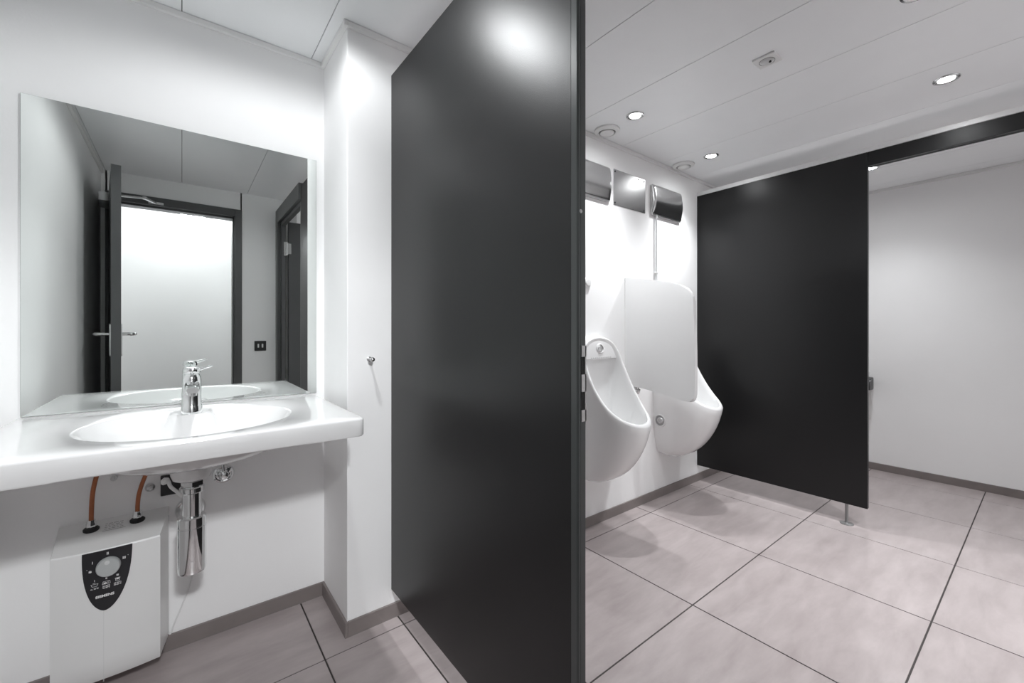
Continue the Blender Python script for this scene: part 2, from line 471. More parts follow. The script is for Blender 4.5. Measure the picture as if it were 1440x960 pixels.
# tap
t = thing('tap', 'chrome single lever mixer tap on the washbasin', 'tap', (TAPX, 1.765, ST-.003))
TY = 1.772
bm = B()
lathe(bm, [(.0285, ST-.004), (.0285, ST+.022), (.0275, ST+.0235), (.0268, ST+.025), (.026, ST+.055), (.0255, ST+.105), (.024, ST+.117), (.020, ST+.127), (.012, ST+.133)], (TAPX, TY, 0), (0, 0, 1), 32)
obj('body', bm, M['chrome'], t)
bm = B()
rows = [(0, .030, .021, .024, .083), (.045, .030, .020, .020, .088), (.085, .028, .019, .014, .090), (.108, .024, .018, .012, .088), (.116, .019, .015, .009, .086)]
rings = []
for (dy, _, hw, hh, zc) in rows:
    ring = []
    for k in range(20):
        a = 2*PI*k/20; ca, sa = math.cos(a), math.sin(a)
        ring.append(bm.verts.new((TAPX+hw*math.copysign(abs(ca)**.6, ca), TY-.012-dy, ST+zc+hh*math.copysign(abs(sa)**.6, sa))))
    rings.append(ring)
for a, b in zip(rings, rings[1:]):
    for k in range(20): bm.faces.new((a[k], a[(k+1) % 20], b[(k+1) % 20], b[k]))
bm.faces.new(rings[0]); bm.faces.new(rings[-1])
obj('spout', bm, M['chrome'], t)
bm = B(); lathe(bm, [(.012, 0), (.012, .012), (.010, .013)], (TAPX, TY-.108, ST+.080), (0, 0, -1), 20)
ae = obj('aerator', bm, M['steel'], t)
bm = B()
lathe(bm, [(.0225, ST+.131), (.0235, ST+.134), (.0235, ST+.143), (.019, ST+.149), (.008, ST+.151)], (TAPX, TY, 0), (0, 0, 1), 28)
cap = obj('cap', bm, M['chrome'], t)
bm = B()
L0 = Vector((TAPX+.008, TY-.004, ST+.141)); L1 = Vector((TAPX+.054, TY-.028, ST+.153))
d = (L1-L0).normalized(); w = d.cross(Vector((0, 0, 1))).normalized(); u = w.cross(d)
prev = None
for f, hw, hh in ((0, .013, .007), (.35, .011, .006), (.7, .009, .0045), (.95, .008, .0032), (1, .005, .002)):
    c = L0+(L1-L0)*f
    ring = [bm.verts.new(c+w*hw*math.cos(2*PI*k/14)+u*hh*math.sin(2*PI*k/14)) for k in range(14)]
    if prev:
        for k in range(14): bm.faces.new((prev[k], prev[(k+1) % 14], ring[(k+1) % 14], ring[k]))
    else: bm.faces.new(ring)
    prev = ring
bm.faces.new(prev)
obj('lever', bm, M['chrome'], t)

# bottle trap
t = thing('bottle_trap', 'polished chrome bottle trap hanging under the washbasin', 'drain trap', (.025, 1.68, .39))
TX, TYY = .025, 1.680
bm = B(); lathe(bm, [(.024, .645), (.024, .678)], (TX, TYY, 0), (0, 0, 1), 28)
lathe(bm, [(.0255, .560), (.0255, .66)], (TX, TYY, 0), (0, 0, 1), 32)
obj('pipe', bm, M['chrome'], t)
bm = B(); lathe(bm, [(.030, .640), (.0325, .643), (.0325, .656), (.030, .659)], (TX, TYY, 0), (0, 0, 1), 32)
lathe(bm, [(.028, .660), (.032, .662), (.032, .676), (.028, .678)], (TX, TYY, 0), (0, 0, 1), 6)
obj('nut', bm, M['chrome'], t, angle=30)
bm = B(); lathe(bm, [(.026, .566), (.034, .566), (.0375, .562), (.0375, .536), (.0362, .535), (.0362, .533), (.0375, .532), (.0375, .400), (.0360, .392), (.030, .389), (0, .389)], (TX, TYY, 0), (0, 0, 1), 40)
obj('cup', bm, M['chrome'], t)
bm = B(); lathe(bm, [(.0165, 0), (.0165, YB-TYY-.03)], (TX, TYY+.028, .505), (0, 1, 0), 24)
obj('outlet_arm', bm, M['chrome'], t)
bm = B(); lathe(bm, [(.017, .022), (.030, .020), (.042, .012), (.046, .002), (.046, 0)], (TX, YB, .493), (0, -1, 0), 36)
obj('wall_rosette', bm, M['chrome'], t)
bm = B(); tube(bm, [(TX-.058, TYY-.012, .690), (TX-.052, TYY-.016, .672), (TX-.036, TYY-.026, .655), (TX-.024, TYY-.030, .640)], .005, 8)
lathe(bm, [(.005, 0), (.011, .004), (.012, .010), (.006, .018)], (TX-.060, TYY-.012, .684), (-.5, 0, .6), 14)
tag(obj('cable_tie', bm, M['plastic'], t), 'white plastic clip at the drain')

# angle valve to the right of the trap
t = thing('angle_valve', 'round chrome shutoff valve on the wall right of the bottle trap', 'valve', (.125, YB, .60))
bm = B(); lathe(bm, [(.036, 0), (.036, .003), (.033, .010), (.027, .013), (.016, .010), (.014, .016)], (.125, YB, .602), (0, -1, 0), 32)
obj('rosette', bm, M['chrome'], t)
bm = B()
n = 40; ringA = []
for h, rr in ((.012, .013), (.016, .017), (.030, .017), (.034, .014), (.036, .007)):
    ring = []
    for k in range(n):
        a = 2*PI*k/n; r = rr*(1-.09*(math.cos(5*a) > .2))
        ring.append(bm.verts.new((.125+r*math.cos(a), YB-h, .602+r*math.sin(a))))
    if ringA:
        for k in range(n): bm.faces.new((ringA[k], ringA[(k+1) % n], ring[(k+1) % n], ring[k]))
    else: bm.faces.new(ring)
    ringA = ring
bm.faces.new(ringA)
obj('knob', bm, M['chrome'], t)
bm = B(); tube(bm, [(.125, YB-.022, .61), (.120, YB-.022, .70), (.110, YB-.026, .80)], .0055, 10)
obj('riser', bm, M['chrome'], t)

# black socket plate, blanking cap and cord under the basin
t = thing('wall_socket', 'black rectangular socket plate on the wall behind the bottle trap', 'socket', (-.01, YB, .595))
bm = B(); bx(bm, -.060, .038, YB-.010, YB, .560, .632, .002, 1)
obj('plate', bm, M['panel_black'], t, smooth=False)
bm = B(); lathe(bm, [(.019, .0112), (.019, .0095), (.017, .0095), (.017, .0045), (0, .0045)], (-.011, YB, .596), (0, -1, 0), 24)
obj('outlet', bm, M['rubber'], t)
t = thing('blanking_cap', 'small chrome cap on the wall left of the black socket plate', 'cap', (-.089, YB, .597))
bm = B(); lathe(bm, [(.014, 0), (.014, .002), (.010, .006), (.009, .016), (.006, .018), (.003, .015), (0, .015)], (-.089, YB, .597), (0, -1, 0), 20)
obj('screw_cap', bm, M['satin'], t)
bm = B(); tube(bm, [(.030, YB-.006, .40), (.032, YB-.004, .30), (.028, YB-.004, .235), (.005, YB-.004, .160), (-.020, YB-.004, .095), (-.034, YB-.005, .058), (-.044, YB-.012, .10)], .0028, 8)
tag(obj('cord', bm, M['plastic']), 'thin white cord along the wall between the trap and the heater', 'cord')

# ------------------------------------------------------------------ water heater
t = thing('water_heater', 'white boxy water heater with a black control shield, under the washbasin', 'water heater', (-.18, YB, .05))
HB, HF = YB, 1.800
bl, br, fl, fr = -.312, -.036, -.304, -.056
zb, zt, zf = .055, .518, .480
bm = B()
def ring_pts(z, yfront, inset=0.0):
    yb = HB-.0005
    n = 10; pts = [(bl+inset, yb), (bl+.002+inset, yb-.040)]
    for k in range(n+1):
        f = k/n; bul = .010*(1-(2*f-1)**2)
        pts.append((fl+inset+(fr-fl-2*inset)*f, yfront+.002-bul))
    pts += [(br-.002-inset, yb-.040), (br-inset, yb)]
    return [(x, y, z) for x, y in pts]
secs = []
secs.append(ring_pts(zb, 1.876, .014)); secs.append(ring_pts(zb+.002, 1.850, .006)); secs.append(ring_pts(zb+.018, 1.815, .001)); secs.append(ring_pts(zb+.045, HF+.001)); secs.append(ring_pts(zb+.09, HF))
secs.append(ring_pts(.28, HF)); secs.append(ring_pts(.44, HF))
def top_ring(shrink):
    r = ring_pts(zf, HF); out = []
    for (x, y, z) in r:
        f = max(0, min(1, (y-HF)/(HB-HF)))
        zz = zf+(zt-zf)*f
        out.append((x, y, zz))
    return out
r1 = [(x, y, z-.004) for x, y, z in top_ring(0)]
secs.append(r1)
cx0, cy0 = (bl+br)/2, (HF+HB)/2
secs.append([(cx0+(x-cx0)*.988, HB-(HB-y)*.985, z+.0003) for x, y, z in top_ring(0)])
secs.append([(cx0+(x-cx0)*.45, HB-(HB-y)*.45, zt-(zt-zf)*((HB-y)*.45/(HB-HF))+.0003) for x, y, z in top_ring(0)])
VV = [[bm.verts.new(p) for p in s] for s in secs]
for a, b in zip(VV, VV[1:]):
    n = len(a)
    for k in range(n): bm.faces.new((a[k], a[(k+1) % n], b[(k+1) % n], b[k]))
bm.faces.new(VV[0][::-1]); bm.faces.new(VV[-1])
ho = obj('housing', bm, M['plastic'], t, angle=30)
def HFy(x):
    f = (x-fl)/(fr-fl); return HF+.002-.010*(1-(2*f-1)**2)
# seam and side groove
bm = B(); bx(bm, -.1895, -.1885, HFy(-.189)-.0004, HFy(-.189)+.003, .075, .296)
obj('seam', bm, M['plastic_grey'], ho, smooth=False)
bm = B(); bx(bm, br-.0065, br+.0005, HB-.036, HB-.032, .085, .497)
obj('side_groove', bm, M['plastic_grey'], ho, smooth=False)
# black shield
def SH(a, b, d): # a along x, b up, d outwards
    return (a, HFy(a)-d, b)
pc = -.180
left = []; right = []
for k in range(21):
    f = math.sin(PI/2*k/20); w = .0565*(1-f**2.3)**.56 if k < 20 else 0
    z = .477-f*.184
    right.append((pc+w-.002*f*f-.003*f, z)); left.append((pc-w-.002*f*f-.003*f, z))
poly = left[:-1]+[right[-1]]+right[:-1][::-1]
bm = B()
nn = 14
# grid so that the shield follows the bulged front
rowsV = []
for (l, r) in zip(left, right):
    rowsV.append([(l[0]+(r[0]-l[0])*k/nn, l[1]) for k in range(nn+1)])
F = [[bm.verts.new(SH(a, b, .0025)) for a, b in row] for row in rowsV]
for a, b in zip(F, F[1:]):
    for k in range(nn):
        try: bm.faces.new((a[k], a[k+1], b[k+1], b[k]))
        except ValueError: pass
bmesh.ops.remove_doubles(bm, verts=bm.verts[:], dist=1e-6)
ex = bmesh.ops.extrude_face_region(bm, geom=bm.faces[:])
for v in [g for g in ex['geom'] if isinstance(g, bmesh.types.BMVert)]: v.co.y += .003
sh = obj('control_panel', bm, M['panel_black'], t, angle=40); sh['label'] = 'black shield shaped control panel'
KX, KZ = -.178, .426
bm = B()
lathe(bm, [(.0285, 0), (.0285, .004), (.0275, .012), (.0255, .0145), (0, .0148)], (KX, HFy(KX)-.002, KZ), (0, -1, 0), 40)
kn = obj('dial_knob', bm, M['knob'], sh); kn['label'] = 'round grey dial'
bm = B(); lathe(bm, [(.006, 0), (.006, .0012), (.004, .0015)], (KX-.002, HFy(KX)-.0165, KZ+.0165), (0, -1, 0), 16)
obj('dial_dimple', bm, M['plastic_grey'], kn)
pr = lambda ox, oz: (lambda a, b, d: SH(ox+a, oz+b, .0030+d))
text_mesh('SIEMENS', .0100, pr(-.186, .3385), 'brand_lettering', M['print'], sh, bold=.0004, sx=1.12)
text_mesh('I', .010, pr(-.2135, .446), 'dial_mark', M['print'], sh, bold=.0003)
text_mesh('II', .010, pr(-.180, .4655), 'dial_mark', M['print'], sh, bold=.0003)
text_mesh('III', .010, pr(-.1425, .440), 'dial_mark', M['print'], sh, bold=.0003)
text_mesh('*', .016, pr(-.2185, .4175), 'dial_mark', M['print'], sh, bold=.0003)
for (da, dz, dr) in ((-.182, .3905, .0016), (-.2255, .428, .0008), (-.1335, .446, .0008)):
    bm = B(); lathe(bm, [(dr, 0), (dr, .0006)], SH(da, dz, .0028), (0, -1, 0), 10)
    obj('dial_dot', bm, M['print'], sh)
bm = B()
def bar(a0, a1, b0, b1): 
    vs = [bm.verts.new(SH(a, b, .0033)) for a, b in ((a0, b0), (a1, b0), (a1, b1), (a0, b1))]; bm.faces.new(vs)
# basin icon, sink icon, cup icon with their small print
for (o, z) in ((-.211, .374), (-.1835, .380), (-.1555, .387)):
    pass
def line(p, q, w=.0009):
    p = Vector(p); q = Vector(q); d = (q-p).normalized(); n = Vector((-d.y, d.x))*w/2
    vs = [bm.verts.new(SH(c.x, c.y, .0033)) for c in (p-n, q-n, q+n, p+n)]; bm.faces.new(vs)
o, z = -.209, .3775
line((o-.008, z+.003), (o+.008, z+.003)); line((o-.008, z+.003), (o-.005, z-.004)); line((o-.005, z-.004), (o+.005, z-.004)); line((o+.005, z-.004), (o+.008, z+.003)); line((o-.004, z+.006), (o+.002, z+.006))
o, z = -.1830, .3775
line((o-.009, z-.004), (o+.009, z-.004)); line((o-.009, z-.004), (o-.007, z+.004)); line((o-.007, z+.004), (o+.008, z+.004)); line((o+.008, z+.004), (o+.009, z-.004)); bar(o-.006, o+.001, z-.003, z+.001); line((o+.004, z-.004), (o+.004, z+.004))
o, z = -.1575, .3790
line((o-.006, z+.004), (o+.006, z+.004), .0016); line((o-.005, z+.004), (o-.004, z-.005)); line((o-.004, z-.005), (o+.004, z-.005)); line((o+.004, z-.005), (o+.005, z+.004)); bar(o-.003, o+.003, z-.001, z+.003)
obj('icons', bm, M['print'], sh, smooth=False)
text_mesh('I', .0075, pr(-.209, .3905), 'dial_mark', M['print'], sh, bold=.0002)
text_mesh('II', .0075, pr(-.183, .3905), 'dial_mark', M['print'], sh, bold=.0002)
text_mesh('III', .0075, pr(-.1575, .3915), 'dial_mark', M['print'], sh, bold=.0002)
text_mesh('ca. 35\u00b0C', .0052, pr(-.209, .3665), 'temperature_print', M['print'], sh, bold=.0001)
text_mesh('35-38\u00b0C\n45-48\u00b0C', .0050, pr(-.183, .3645), 'temperature_print', M['print'], sh, bold=.0001)
text_mesh('45-50\u00b0C\n55-60\u00b0C', .0050, pr(-.1575, .3655), 'temperature_print', M['print'], sh, bold=.0001)
# top fittings and rating plate
def htop(y): return zt-(zt-zf)*(HB-y)/(HB-HF)
for px in (-.231, -.119):
    y = 1.914
    bm = B(); lathe(bm, [(.020, -.004), (.020, .004), (.015, .009), (.012, .012)], (px, y, htop(y)), (0, 0, 1), 24)
    g = obj('grommet', bm, M['rubber'], t); g['label'] = 'black rubber pipe grommet'
    bm = B(); lathe(bm, [(.0125, .008), (.0135, .010), (.0135, .020), (.0105, .026), (.0105, .032)], (px, y, htop(y)), (0, 0, 1), 8)
    obj('pipe_nut', bm, M['chrome'], g, angle=25)
nrm = Vector((0, -(zt-zf), (HB-HF))).normalized()
bm = B()
def TP(a, y, e): return (a, y+nrm.y*e, htop(y)+nrm.z*e)
def quad(a0, a1, y0, y1, e):
    bm.faces.new([bm.verts.new(TP(a, y, e)) for a, y in ((a0, y0), (a1, y0), (a1, y1), (a0, y1))])
quad(-.203, -.147, 1.890, 1.935, .0008)
pl = obj('rating_plate', bm, M['print'], t, smooth=False); pl['label'] = 'small white rating plate'
bm = B()
for k in range(4):
    y0 = 1.897+k*.0095
    x = -.199
    while x < -.153:
        w = random.uniform(.004, .012); quad(x, min(x+w, -.150), y0, y0+.0028, .0012); x += w+.003
quad(-.203, -.147, 1.8885, 1.8905, .0012)
obj('plate_print', bm, M['print_grey'], pl, smooth=False)

# copper pipes
bm = B(); tube(bm, [(-.231, 1.914, .515), (-.2305, 1.914, .57), (-.227, 1.913, .63), (-.216, 1.910, .69), (-.202, 1.906, .75), (-.190, 1.902, .806)], .0062, 12)
tag(obj('copper_pipe', bm, M['copper']), 'copper supply pipe rising from the left fitting of the water heater', 'pipe')
bm = B(); tube(bm, [(-.119, 1.914, .515), (-.1185, 1.914, .56), (-.114, 1.913, .60), (-.100, 1.911, .65), (-.078, 1.908, .70), (-.050, 1.906, .76), (-.036, 1.905, .800)], .0062, 12)
tag(obj('copper_pipe', bm, M['copper']), 'copper supply pipe rising from the right fitting of the water heater', 'pipe')

# coat hook on the pier
t = thing('coat_hook', 'small chrome peg hook on the front of the white pier', 'hook', (.573, YP, 1.04))
bm = B(); lathe(bm, [(.0095, 0), (.0095, .004), (.0055, .006), (.0055, .030)], (.573, YP, 1.04), (0, -1, 0), 20)
obj('stem', bm, M['satin'], t)
bm = B(); lathe(bm, [(0, .026), (.005, .027), (.0082, .031), (.0092, .036), (.008, .041), (.004, .044), (0, .0445)], (.573, YP, 1.04), (0, -1, 0), 20, caps=False)
obj('knob', bm, M['steel'], t)

# ------------------------------------------------------------------ urinals
def lerp_table(tab, t):
    for (a, *va), (b, *vb) in zip(tab, tab[1:]):
        if t <= b:
            f = (t-a)/(b-a) if b > a else 0
            return [x+(y-x)*f for x, y in zip(va, vb)]
    return list(tab[-1][1:])
def catmull(tab, t):
    ks = [r[0] for r in tab]; i = 0
    while i < len(ks)-2 and t > ks[i+1]: i += 1
    f = (t-ks[i])/(ks[i+1]-ks[i])
    def g(j):
        if j < 0: r = tab[-j][1:]; return [-r[0]]+list(r[1:])
        if j > len(tab)-1: r = tab[2*(len(tab)-1)-j][1:]; return [-r[0]]+list(r[1:])
        return tab[j][1:]
    out = []
    for a, b, c, d in zip(g(i-1), g(i), g(i+1), g(i+2)):
        out.append(.5*(2*b+(c-a)*f+(2*a-5*b+4*c-d)*f*f+(3*b-a-3*c+d)*f**3))
    return out
# t: 0 lip front .. 1 top arch ; rim (x, depth, z)
RIM = [(0, 0, .372, .640), (.12, .062, .358, .646), (.24, .115, .318, .668), (.36, .148, .262, .708), (.48, .165, .205, .768), (.60, .172, .150, .850), (.72, .170, .105, .940), (.82, .158, .078, 1.015), (.90, .128, .061, 1.068), (.95, .078, .055, 1.097), (1, 0, .052, 1.110)]
WAL = [(0, 0, .290), (.12, .075, .295), (.24, .125, .325), (.36, .158, .400), (.48, .174, .520), (.60, .182, .720), (.72, .183, .900), (.82, .175, 1.010), (.90, .140, 1.076), (.95, .086, 1.108), (1, 0, 1.124)]
# outer control points (x, d, z)
C1 = [(0, 0, .340, .470), (.12, .072, .328, .480), (.24, .128, .296, .520), (.36, .160, .245, .600), (.48, .174, .185, .710), (.60, .180, .130, .830), (.72, .178, .09, .935), (.82, .166, .07, 1.018), (.90, .135, .055, 1.073), (.95, .083, .048, 1.104), (1, 0, .045, 1.119)]
C2 = [(0, 0, .190, .245), (.12, .075, .185, .250), (.24, .130, .165, .290), (.36, .162, .130, .410), (.48, .178, .09, .560), (.60, .183, .06, .760), (.72, .183, .04, .915), (.82, .174, .03, 1.014), (.90, .140, .025, 1.077), (.95, .086, .022, 1.109), (1, 0, .02, 1.125)]
I1 = [(0, 0, .335, .500), (.24, .095, .285, .530), (.48, .140, .160, .600), (.60, .142, .090, .720), (.72, .140, .050, .820), (.82, .130, .030, .90), (1, 0, .020, .98)]
I2 = [(0, 0, .250, .420), (.24, .060, .235, .420), (.48, .090, .14, .430), (.60, .085, .07, .480), (.72, .078, .03, .540), (.82, .070, .02, .560), (1, 0, .015, .58)]
DR = (0, .165, .415)
def urinal_mesh():
    bm = B(); NT = 44; cols = []
    for k in range(NT*2):
        tt = k/NT; s = 1
        if tt > 1: tt = 2-tt; s = -1
        if tt in (0, 1): s = 1
        R = Vector(catmull(RIM, tt)); W = catmull(WAL, tt); W = Vector((W[0], 0, W[1]))
        c1 = Vector(catmull(C1, tt)); c2 = Vector(catmull(C2, tt)); i1 = Vector(lerp_table(I1, tt)); i2 = Vector(lerp_table(I2, tt)); D = Vector(DR)
        # inner rim: towards the opening's axis
        axis = Vector((0, .20*(1-tt)+.03*tt, .70+.25*tt)); inw = (axis-R); inw.y *= .55; inw = inw.normalized()
        Ri = R+inw*(.030-.011*min(1, tt*2.2))
        pts = []
        for j in range(13):
            f = j/12; f = f**.9
            pts.append(W*(1-f)**3+c2*3*f*(1-f)**2+c1*3*f*f*(1-f)+R*f**3)
        up = Vector((0, .35, .9)).normalized()
        for j in range(1, 5):
            a = j/5; pts.append(R*(1-a)+Ri*a+up*.0065*math.sin(PI*a))
        for j in range(15):
            f = j/14
            if j == 14: f = .93
            pts.append(Ri*(1-f)**3+i1*3*f*(1-f)**2+i2*3*f*f*(1-f)+D*f**3)
        cols.append([(p.x*s, -p.y, p.z) for p in pts])
    V = [[bm.verts.new(p) for p in c] for c in cols]; n = len(V)
    for i in range(n):
        A, C = V[i], V[(i+1) % n]
        for j in range(len(A)-1): bm.faces.new((A[j], C[j], C[j+1], A[j+1]))
    bm.faces.new([c[-1] for c in V]); bm.faces.new([c[0] for c in V])
    bmesh.ops.translate(bm, verts=bm.verts[:], vec=(0, YU-.0005, 0))
    return bm
def make_urinal(cx, label):
    t = thing('urinal', label, 'urinal', (0, YU, .29), group='wall-hung urinals')
    obj('bowl', urinal_mesh(), M['ceramic'], t, angle=60)
    # flush head: ceramic panel across the top of the opening
    bm = B()
    arc = [(.150*abs(math.cos(a))**.75*(1 if math.cos(a) >= 0 else -1), 1.005+.093*math.sin(a)) for a in [PI*k/28 for k in range(29)]]
    poly = [(-.150, .995), (-.140, .985), (.140, .985), (.150, .995)] + arc
    prism(bm, poly, lambda a, b, d: (a, YU-d-(1.09-b)*.16, b), .012, .052, .004)
    fh = obj('flush_head', bm, M['ceramic'], t, angle=40)
    bm = B(); lathe(bm, [(.030, 0), (.030, .006), (.024, .010), (.0215, .004)], (0, YU-.057, 1.045), (0, -1, .16), 28, sy=1.0, caps=False)
    so = obj('sensor_ring', bm, M['ceramic'], fh)
    bm = B(); lathe(bm, [(.0225, .001), (.0225, .006), (.014, .010), (0, .010)], (0, YU-.057, 1.045), (0, -1, .16), 24, sx=.75)
    tag(obj('sensor_eye', bm, M['steel'], so), 'dark steel sensor eye')
    bm = B()
    for k in range(11):
        a = -.085+.017*k
        lathe(bm, [(.0028, 0), (.0028, .0015)], (a, YU-.0685, .994), (0, -1, .16), 8)
    tag(obj('spray_holes', bm, M['print_grey'], fh), 'row of small spray holes')
    bm = B(); lathe(bm, [(.030, 0), (.028, .004), (.012, .006), (0, .006)], (0, YU-.168, .432), (0, -.1, 1), 24)
    obj('drain_cover', bm, M['satin'], t)
    for s in (-1, 1):
        bm = B(); lathe(bm, [(.043, -.020), (.043, .002), (.039, .005), (.034, .003), (.034, -.006)], (s*.177, YU-.050, .545), (s, 0, 0), 24, caps=False)
        mo = obj('mounting_hole', bm, M['ceramic'], t)
        bm = B(); lathe(bm, [(.0345, -.012), (.0345, .0005), (0, .0005)], (s*.177, YU-.050, .545), (s, 0, 0), 20)
        obj('hole_recess', bm, M['print_grey'], mo)
        bm = B(); lathe(bm, [(.021, -.004), (.021, .010), (.016, .015), (0, .015)], (s*.177, YU-.056, .548), (s, -.3, 0), 16)
        tag(obj('fixing_screw', bm, M['steel'], mo), 'grey fixing screw')
    t.location.x = cx
    return t
u1 = make_urinal(1.915, 'white wall-hung ceramic urinal nearer the lock strike, left of the divider')
u2 = copy_tree(u1); u2.location.x = 2.715
u2['label'] = 'white wall-hung ceramic urinal partly hidden behind the divider, by the far black partition'

# urinal divider
t = thing('urinal_divider', 'white rounded divider panel on the wall between the two urinals', 'divider', (2.24, YU, 1.1))
poly = [(YU+.004, .802), (1.62, .803), (1.50, .790), (1.38, .772), (1.275, .752), (1.222, .752), (1.214, .80), (1.213, 1.00), (1.218, 1.20), (1.228, 1.388), (1.40, 1.438), (1.52, 1.462), (YU+.004, 1.487)]
rr = [.003, .003, .05, .05, .05, .035, .02, .09, .05, .075, .05, .05, .004]
bm = B(); prism(bm, rounded(poly, rr, 5), lambda a, b, d: (d, a, b), 2.226, 2.254, .006)
obj('panel', bm, M['ceramic'], t, angle=30)
bm = B(); lathe(bm, [(.020, 0), (.020, .012), (.017, .016)], (2.243, 1.612, .798), (0, 0, -1), 24)
lathe(bm, [(.017, 0), (.020, .012), (.016, .022), (0, .024)], (2.243, 1.607, .774), (.5, -.8, -.3), 20)
tag(obj('support_bolt', bm, M['steel'], t), 'steel support bolt under the divider')
bm = B(); tube(bm, [(2.243, 1.628, .782), (2.243, 1.645, .76), (2.243, YU, .745)], .006, 8)
obj('support_stay', bm, M['plastic_grey'], t)

# flush button
t = thing('flush_button', 'round white push button on the wall above the left urinal', 'button', (1.868, YU, 1.43))
bm = B(); lathe(bm, [(.030, 0), (.030, .006), (.027, .009), (.022, .009)], (1.868, YU, 1.43), (0, -1, 0), 28)
obj('collar', bm, M['plastic'], t)
bm = B(); lathe(bm, [(.0215, .006), (.0215, .013), (.018, .016), (0, .017)], (1.868, YU, 1.43), (0, -1, 0), 28)
obj('button', bm, M['plastic'], t)

# ------------------------------------------------------------------ steel boxes and plate
def steel_box(x0, x1, label):
    t = thing('steel_box', label, 'wall box', ((x0+x1)/2, YU, 1.94), group='steel wall boxes above the urinals')
    z0, z1 = 1.938, 2.143
    bm = B()
    prism(bm, rounded([(x0+.002, z0-.004), (x1-.002, z0-.004), (x1-.002, z1), (x0+.002, z1)], .016, 4), lambda a, b, d: (a, YU-d, b), .001, .016, .002)
    obj('base_tray', bm, M['satin'], t)
    bm = B(); nu, nv = 22, 16; G = []
    prof = [(0, .016), (.04, .022), (.20, .031), (.33, .0365), (.40, .0385), (.46, .039), (.52, .0385), (.70, .034), (.95, .026), (1, .016)]
    for j in range(nv+1):
        v = j/nv; v = .5-.5*math.cos(PI*v)
        d, = lerp_table(prof, v); row = []
        for i in range(nu+1):
            u = i/nu; u = .5-.5*math.cos(PI*u); e = min(u, 1-u)
            k = min(1, e/.055); k = math.sqrt(max(0, 1-(1-k)**2))
            vv = v
            x = x0+(x1-x0)*u
            # rounded corners
            row.append(bm.verts.new((x, YU-.014-(d-.016)*k-.002*k, z0+.006+(z1-z0-.008)*vv)))
        G.append(row)
    for a, b in zip(G, G[1:]):
        for i in range(nu): bm.faces.new((a[i], a[i+1], b[i+1], b[i]))
    border = [v for v in bm.verts if v.is_boundary]
    co = obj('cover', bm, M['steel'], t, angle=50)
    for sx, dx in ((x0+.006, -1), (x1-.006, 1)):
        bm = B(); lathe(bm, [(.0045, 0), (.0045, .003), (.002, .0035)], (sx-dx*.004, YU-.022, 2.0), (dx, -.6, 0), 12)
        obj('screw', bm, M['dark'], co)
    return t
steel_box(1.685, 2.062, 'polished steel wall box partly cut off by the near black partition')
steel_box(2.500, 2.862, 'polished steel wall box with a thin pipe below it, above the right urinal')
t = thing('cover_plate', 'flat square satin steel plate between the two steel wall boxes', 'plate', (2.28, YU, 1.94))
bm = B(); prism(bm, rounded([(2.110, 1.933), (2.440, 1.933), (2.440, 2.155), (2.110, 2.155)], .003, 2), lambda a, b, d: (a, YU-d, b), .0005, .004, .0008)
obj('sheet', bm, M['brushed'], t, smooth=False)
for (a, b) in ((2.124, 1.947), (2.426, 1.947), (2.124, 2.141), (2.426, 2.141), (2.362, 2.141)):
    bm = B(); lathe(bm, [(.0055, .0035), (.0050, .0055), (.002, .0065), (0, .0065)], (a, YU, b), (0, -1, 0), 12)
    obj('screw', bm, M['rubber'], t)
t = thing('conduit', 'thin grey vertical pipe running from the right steel box to the urinal divider', 'pipe', (2.555, YU, 1.5))
bm = B(); lathe(bm, [(.0065, 0), (.0065, .445)], (2.555, YU-.012, 1.495), (0, 0, 1), 12)
obj('pipe', bm, M['plastic_grey'], t)
bm = B(); bx(bm, 2.544, 2.566, YU-.022, YU, 1.540, 1.552, .002, 1)
obj('clip', bm, M['plastic'], t, smooth=False)
bm = B(); lathe(bm, [(.009, 0), (.009, .016), (.0068, .020)], (2.555, YU-.012, 1.480), (0, 0, 1), 14)
obj('coupling', bm, M['plastic_grey'], t)

# ------------------------------------------------------------------ far black partition (cubicle front)
t = thing('cubicle_partition', 'black cubicle partition on a steel foot right of the urinals, with open doorway', 'partition', (P2+.014, 1.1, .12))
YE = .657
bm = B(); bx(bm, P2, P2b, YE, YU-.001, .121, 2.178, .0012, 1)
obj('panel', bm, M['black'], t, smooth=False)
bm = B(); bx(bm, P2, P2b, YF, YE-.0015, 2.097, 2.178, .0012, 1)
obj('header_beam', bm, M['black'], t, smooth=False)
bm = B(); bx(bm, P2b, P2b+.012, YF, YE-.002, 2.094, 2.13, .001, 1)
obj('door_stop', bm, M['edge'], t, smooth=False)
bm = B(); bx(bm, P2-.006, P2b+.006, YF, YU-.001, 2.178, 2.206, .003, 2)
rl = obj('top_rail', bm, M['alu'], t, smooth=False); rl['label'] = 'white aluminium top rail'
bm = B(); lathe(bm, [(.034, .0), (.034, .003), (.026, .006), (.011, .008), (.0085, .012), (.0085, .121)], (P2+.014, .757, 0), (0, 0, 1), 28)
tag(obj('support_foot', bm, M['foot'], t), 'round steel adjustable foot')

